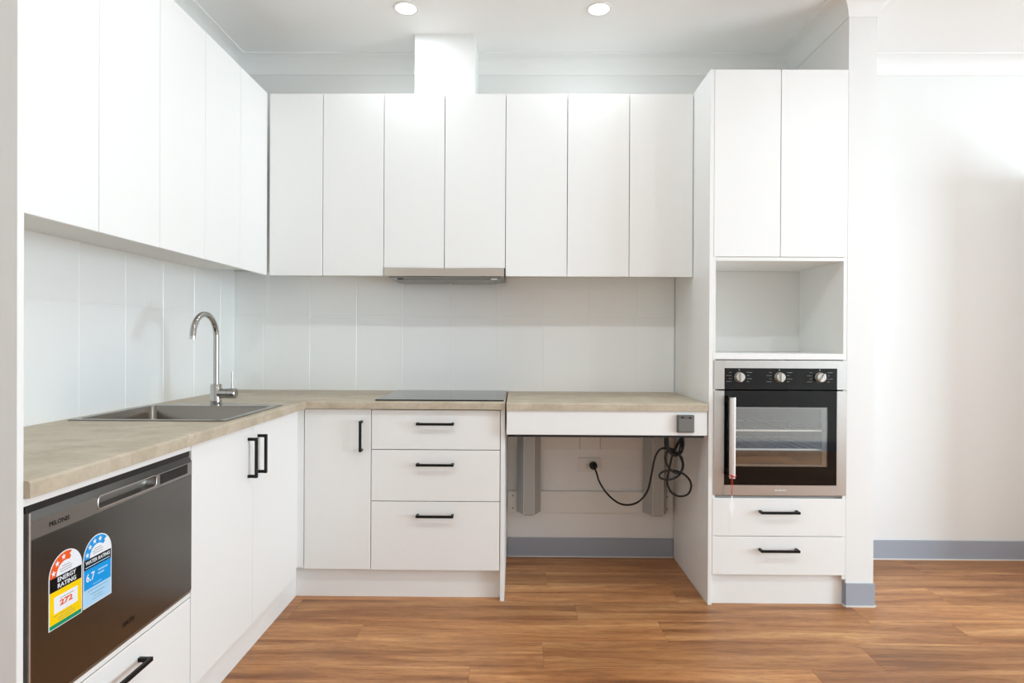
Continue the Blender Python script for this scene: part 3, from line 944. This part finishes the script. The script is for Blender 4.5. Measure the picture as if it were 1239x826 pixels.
for sx, sg in ((0.731, -1), (0.764, 1)):
    bm = BM(); prism(bm, [(sx - 0.006, 0.839 - sg * 0.004), (sx + 0.006, 0.839 - sg * 0.004), (sx, 0.839 + sg * 0.005)] if sg > 0 else [(sx - 0.006, 0.843), (sx, 0.834), (sx + 0.006, 0.843)], 'Y', -0.6232, -0.6215)
    obj('arrow_button', bm, M['printb'], cb)
for sx in (0.235, 0.585):
    bm = BM(); tube(bm, smooth_path([(sx - 0.022, -0.30, 0.752), (sx - 0.014, -0.31, 0.741), (sx + 0.004, -0.315, 0.735), (sx + 0.016, -0.31, 0.742), (sx + 0.012, -0.30, 0.752)], 5), 0.0045, 8)
    obj('cable_clip', bm, M['rubber'], r, smooth=True)

# ---------------------------------------------------------------- power outlet and cord
bench = r
r = root('power_outlet', (0.398, -0.004, 0.465), 'white wall power outlet under the adjustable bench', 'outlet')
bm = BM(); t = bmesh.new(); merge(bm, prism(bmesh.new(), rrect(0.336, 0.459, 0.464, 0.540, 0.006, 4), 'Y', -0.010, -0.0005)); t.free()
obj('plate', bm, M['plastic_w'], r)
obj('rocker_switch', B(0.372, 0.384, -0.0135, -0.0098, 0.485, 0.510, 0.001), M['plastic_w'], r)
obj('socket_face', B(0.392, 0.440, -0.0115, -0.0098, 0.478, 0.524, 0.001), M['plastic_w'], r)

def cp(u, v, y):          # point of the cord, measured along the bench and up, at depth y
    px, pz = 690 + u / 6.88, 520 + v / 6.88
    d = 3.2915 + y
    return ((px - 625.1) / 731.1 * d, y, 1.1793 - (pz - 410.8 - (px - 619.5) * 0.0047) / 731.1 * d)
YQ = -0.46
pl = [(0.415, -0.052, 0.499), (0.4165, -0.060, 0.497)] + [cp(*q) for q in ((222, 365, -0.085), (240, 425, -0.10), (300, 520, -0.12), (390, 600, -0.16), (480, 623, -0.20), (570, 595, -0.24),
      (640, 510, -0.29), (675, 370, -0.35), (700, 240, -0.41), (740, 165, -0.46), (790, 150, YQ), (850, 160, YQ - 0.005), (905, 210, YQ), (933, 290, YQ), (905, 372, YQ - 0.005),
      (830, 410, YQ - 0.01), (760, 402, YQ - 0.01), (740, 375, YQ - 0.005), (780, 342, YQ), (860, 336, YQ + 0.008), (930, 358, YQ + 0.012), (985, 405, YQ + 0.012), (1005, 465, YQ + 0.012), (980, 530, YQ + 0.012),
      (915, 550, YQ + 0.012), (850, 525, YQ + 0.01), (812, 460, YQ + 0.01), (810, 390, YQ + 0.012), (830, 280, YQ + 0.012), (850, 200, YQ), (880, 130, YQ), (915, 60, YQ), (915, 38, YQ))]
bm = BM(); tube(bm, smooth_path(pl, 6), 0.0048, 8)
cord = obj('power_cord', bm, M['rubber'], bench, smooth=True)
cord['label'] = 'black power cord looped under the bench and plugged into the wall'
bm = BM(); lathe(bm, [(0.021, -0.0118), (0.022, -0.020), (0.020, -0.038), (0.012, -0.052), (0.008, -0.056)], (0.415, 0, 0.500), 'Y', 20)
obj('plug', bm, M['rubber'], cord, smooth=True)
coils = [[(790, 40), (786, 110), (810, 170), (870, 205), (920, 190), (940, 120), (930, 40)],
         [(800, 40), (798, 120), (830, 190), (880, 215), (925, 170), (930, 90), (915, 40)],
         [(808, 40), (812, 130), (845, 180), (890, 195), (915, 130), (922, 40)],
         [(795, 40), (805, 140), (850, 205), (905, 205), (936, 150), (938, 40)],
         [(925, 40), (890, 120), (855, 190), (815, 175), (792, 215), (800, 280), (850, 345), (905, 355), (938, 310), (930, 240), (905, 200)],
         [(920, 40), (900, 110), (875, 160), (860, 200)]]
bm = BM()
for i, c_ in enumerate(coils):
    tube(bm, smooth_path([cp(u, v, YQ - 0.012 - 0.007 * (i % 4)) for u, v in c_], 6), 0.0046, 8)
obj('slack_coil', bm, M['rubber'], cord, smooth=True)['kind'] = 'stuff'
bm = BM(); tube(bm, [cp(865 + 32 * math.cos(a), 196 + 14 * math.sin(a), YQ - 0.02 + 0.016 * math.sin(a)) for a in [2 * math.pi * k / 16 for k in range(16)]], 0.003, 6, closed=True)
obj('cable_tie', bm, M['black'], cord, smooth=True)

# ---------------------------------------------------------------- tall oven cabinet
YT = -0.593
r = root('oven_cabinet', (1.16, -0.3, 0.0), 'tall white cabinet with open niche, built-in oven space and two drawers', 'cabinet')
obj('side_panel', B(0.8545, 0.8715, YT, -0.0005 - TT - 0.002, 0.0005, 2.385, 0.0008), M['cab'], r)
bm = BM()
box(bm, 0.8720, 0.8835, YT + 0.001, -0.012, 0.12, 2.383); box(bm, 1.4500, 1.4655, YT + 0.001, -0.012, 0.12, 2.383)
obj('carcass_side', bm, M['carcass'], r)
obj('back_panel', B(0.8838, 1.4498, -0.172, -0.166, 1.124, 1.534), M['carcass'], r)
obj('niche_ceiling', B(0.8838, 1.4498, YT + 0.0008, -0.012, 1.5345, 1.5505), M['carcass'], r)
obj('niche_shelf', B(0.8725, 1.4655, YT + 0.0002, -0.012, 1.0960, 1.1230, 0.0008), M['cab'], r)
obj('oven_shelf', B(0.8838, 1.4498, YT + 0.02, -0.012, 0.474, 0.488), M['carcass'], r)
obj('cabinet_top', B(0.8838, 1.4498, YT + 0.02, -0.012, 2.366, 2.382), M['carcass'], r)
for x0, x1 in ((0.8735, 1.1665), (1.1695, 1.4655)):
    slab(r, 'door', 'Y', x0, x1, YT - 0.001, 1.5525, 2.384)
for z0, z1, hz in ((0.3105, 0.4785, 0.4215), (0.1375, 0.3075, 0.252)):
    d = slab(r, 'drawer', 'Y', 0.8740, 1.4650, YT - 0.001, z0, z1); handle(d, 'Y', 1.164, YT - 0.001, hz, 0.172, False)
obj('kickboard', B(0.8720, 1.4630, -0.571, -0.555, 0.0005, 0.134), M['cab'], r)

# ---------------------------------------------------------------- oven
r = root('built_in_oven', (1.17, -0.33, 0.49), 'stainless steel built-in oven with black glass side-opening door and three knobs', 'oven')
OX0, OX1, GX0, GX1 = 0.8765, 1.4655, 0.9235, 1.4215
OF = YT - 0.003                       # front face
bm = BM()
for b_ in ((0.890, 0.900, -0.575, -0.06, 0.50, 1.06), (1.440, 1.449, -0.575, -0.06, 0.50, 1.06), (0.900, 1.440, -0.575, -0.06, 0.50, 0.51), (0.900, 1.440, -0.575, -0.06, 0.97, 1.06), (0.900, 1.440, -0.07, -0.06, 0.51, 0.97)):
    box(bm, *b_)
obj('housing', bm, M['steel_dark'], r)
bm = BM()
for b_ in ((0.940, 0.946, -0.568, -0.16, 0.575, 0.925), (1.400, 1.406, -0.568, -0.16, 0.575, 0.925), (0.946, 1.400, -0.568, -0.16, 0.575, 0.581), (0.946, 1.400, -0.568, -0.16, 0.919, 0.925), (0.946, 1.400, -0.16, -0.154, 0.575, 0.925)):
    box(bm, *b_)
obj('cavity', bm, M['enamel'], r)
for zr in (0.775, 0.690):
    bm = BM(); tube(bm, [(0.948, -0.558, zr), (1.398, -0.558, zr)], 0.0042, 8)
    rk = obj('oven_rack', bm, M['rackwire'], r, smooth=True)
    bm = BM(); tube(bm, [(0.948, -0.20, zr), (1.398, -0.20, zr)], 0.0028, 6)
    for k in range(10):
        xk = 0.965 + k * 0.046
        tube(bm, [(xk, -0.553, zr + 0.004), (xk, -0.20, zr + 0.004)], 0.0018, 5)
    obj('cross_wires', bm, M['rackbar'], rk, smooth=True)['kind'] = 'stuff'
bm = BM()
box(bm, OX0, GX0, OF, YT + 0.018, 0.963, 1.0925, 0.001); box(bm, GX1, OX1, OF, YT + 0.018, 0.963, 1.0925, 0.001); box(bm, GX0, GX1, OF, YT + 0.018, 1.0575, 1.0925, 0.0)
obj('control_fascia', bm, M['steel_x'], r)
cpn = obj('control_glass', B(GX0, GX1, OF + 0.0005, YT + 0.018, 0.963, 1.0575), M['bglass'], r)
for kx, ang in ((0.988, 0), (1.166, 0), (1.345, -32)):
    bm = BM(); lathe(bm, [(0.0225, 0), (0.0225, -0.003), (0.0205, -0.006), (0.0195, -0.020), (0.0175, -0.022)], (kx, OF, 1.018), 'Y', 28)
    kn = obj('knob', bm, M['knob'], r, smooth=True)
    a = math.radians(ang); ca, sa = math.cos(a), math.sin(a)
    bm = BM(); prism(bm, [(kx + ca * u - sa * v * -1 * -1, 1.018 + sa * u + ca * v) for u, v in ((-0.0032, -0.0195), (0.0032, -0.0195), (0.0032, 0.0195), (-0.0032, 0.0195))], 'Y', OF - 0.031, OF - 0.0218)
    obj('grip', bm, M['knob'], kn)
    bm = BM()
    for sx in (-1, 1):
        for k, dz in enumerate((0.020, 0.006, -0.008, -0.021)):
            x0 = kx + sx * 0.034; x1 = kx + sx * (0.034 + 0.006 + 0.012 * ((k + (sx > 0)) % 2 + 0.4))
            box(bm, x0, x1, OF + 0.0001, OF + 0.0006, 1.018 + dz, 1.0195 + dz)
    box(bm, kx - 0.002, kx + 0.002, OF + 0.0001, OF + 0.0006, 1.047, 1.053)
    obj('dial_markings', bm, M['print'], cpn)['kind'] = 'stuff'
bm = BM()
box(bm, OX0, GX0, OF, YT + 0.018, 0.4925, 0.9575, 0.001); box(bm, GX1, OX1, OF, YT + 0.018, 0.4925, 0.9575, 0.001); box(bm, GX0, GX1, OF, YT + 0.018, 0.4925, 0.5370, 0.0)
dor = obj('door_frame', bm, M['steel_x'], r)
bm = BM()
WX0, WX1, WZ0, WZ1 = 0.962, 1.381, 0.620, 0.884
for b_ in ((GX0, WX0, 0.5372, 0.9575), (WX1, GX1, 0.5372, 0.9575), (WX0, WX1, 0.5372, WZ0), (WX0, WX1, WZ1, 0.9575)):
    box(bm, b_[0], b_[1], OF + 0.0004, YT + 0.012, b_[2], b_[3])
obj('door_glass', bm, M['bglass'], r)
obj('window_pane', B(WX0, WX1, OF + 0.0008, OF + 0.004, WZ0, WZ1), M['ovenpane'], r)
bm = BM()
for b_ in ((WX0, WX0 + 0.014, WZ0, WZ1), (WX1 - 0.014, WX1, WZ0, WZ1), (WX0 + 0.014, WX1 - 0.014, WZ0, WZ0 + 0.006), (WX0 + 0.014, WX1 - 0.014, WZ1 - 0.006, WZ1)):
    box(bm, b_[0], b_[1], YT + 0.010, YT + 0.018, b_[2], b_[3])
obj('inner_frame', bm, M['plastic_g'], r)
bm = BM()
merge(bm, prism(bmesh.new(), rrect(0.931, 0.957, OF - 0.052, OF - 0.036, 0.006, 5), 'Z', 0.577, 0.931))
hd = obj('door_handle', bm, M['steel_handle'], r, smooth=True)
for zz in (0.600, 0.908):
    obj('handle_post', B(0.936, 0.952, OF - 0.037, OF + 0.0004, zz - 0.010, zz + 0.010, 0.001), M['steel_dark'], hd)
bm = BM()
for k, w_ in enumerate((0.006, 0.004, 0.007, 0.004, 0.007, 0.006)):     # worn, unreadable maker's mark
    box(bm, 1.150 + k * 0.0085, 1.150 + k * 0.0085 + w_, OF - 0.0004, OF + 0.0002, 0.5115, 0.5180)
obj('maker_mark', bm, mat('mark_silver', srgb(225, 225, 220), 0.4), r)['kind'] = 'stuff'
obj('base_trim', B(OX0, OX1, OF + 0.006, YT + 0.018, 0.4855, 0.4905), M['steel_dark'], r)

# ---------------------------------------------------------------- paper tag on a red string
YH = OF - 0.053
r = root('swing_tag', (0.944, YH, 0.41), 'white paper tag hanging on red string from the oven door handle', 'tag')
bm = BM()
tube(bm, [(0.944 + 0.0165 * math.cos(a), OF - 0.044 + 0.0115 * math.sin(a), 0.590 + 0.004 * math.sin(a * 2)) for a in [2 * math.pi * k / 18 for k in range(18)]], 0.0014, 6, closed=True)
tube(bm, [(0.935, OF - 0.0555, 0.592), (0.953, OF - 0.0555, 0.583)], 0.0014, 6)
tube(bm, [(0.937, OF - 0.0555, 0.590), (0.936, OF - 0.057, 0.55), (0.937, OF - 0.057, 0.504)], 0.0011, 6)
tube(bm, [(0.941, OF - 0.0555, 0.588), (0.942, OF - 0.056, 0.55), (0.938, OF - 0.057, 0.504)], 0.0011, 6)
obj('string', bm, M['red'], r, smooth=True)
bm = BM()
out = [(0.9375, 0.508), (0.9415, 0.495), (0.9485, 0.470), (0.9475, 0.452), (0.9405, 0.425), (0.9385, 0.412), (0.9365, 0.418), (0.9285, 0.440), (0.9250, 0.458), (0.9275, 0.472), (0.9350, 0.495)]
prism(bm, out, 'Y', OF - 0.0590, OF - 0.0578)
obj('paper_tag', bm, M['paper'], r)

# ---------------------------------------------------------------- ceiling downlights
def downlight(x, y, label, group, watts=None):
    r = root('downlight', (x, y, ZC - 0.006), label, 'downlight', group)
    bm = BM()
    pr = [(0.046, -0.001), (0.048, -0.005), (0.055, -0.006), (0.058, -0.003), (0.058, -0.0003)]
    n = 32; rg = []
    for rr, h in pr: rg.append([bm.verts.new((x + rr * math.cos(2 * math.pi * k / n), y + rr * math.sin(2 * math.pi * k / n), ZC + h)) for k in range(n)])
    for A, C in zip(rg, rg[1:]):
        for k in range(n): bm.faces.new((A[k], A[(k + 1) % n], C[(k + 1) % n], C[k]))
    obj('trim_ring', bm, M['plastic_w'], r, smooth=True)
    bm = BM(); lathe(bm, [(0.0465, -0.0004), (0.0465, -0.003)], (x, y, ZC), 'Z', 32)
    obj('diffuser', bm, M['lamp'], r)
    l = bpy.data.lights.new('downlight_lamp', 'AREA'); l.shape = 'DISK'; l.size = 0.085; l.energy = watts or DOWNLIGHT_W; l.color = (0.84, 0.945, 1.0)
    lo = bpy.data.objects.new('downlight_lamp', l); COL.objects.link(lo)
    lo.parent = r; lo.location = (0, 0, -0.001)
downlight(-0.518, -0.515, 'lit round ceiling downlight left of the exhaust duct boxing', 'ceiling downlights')
downlight(0.369, -0.510, 'lit round ceiling downlight right of the exhaust duct boxing', 'ceiling downlights')
for x, y, where in ((-0.518, -2.05, 'over the middle of the floor on the sink side'), (0.72, -2.05, 'over the middle of the floor between the other two'),
                    (1.95, -2.05, 'over the middle of the floor on the oven side')):
    downlight(x, y, 'added unseen fill downlight ' + where, 'ceiling downlights', FILL_LIGHT_W)  # extra lamps added out of view to brighten the cabinet fronts
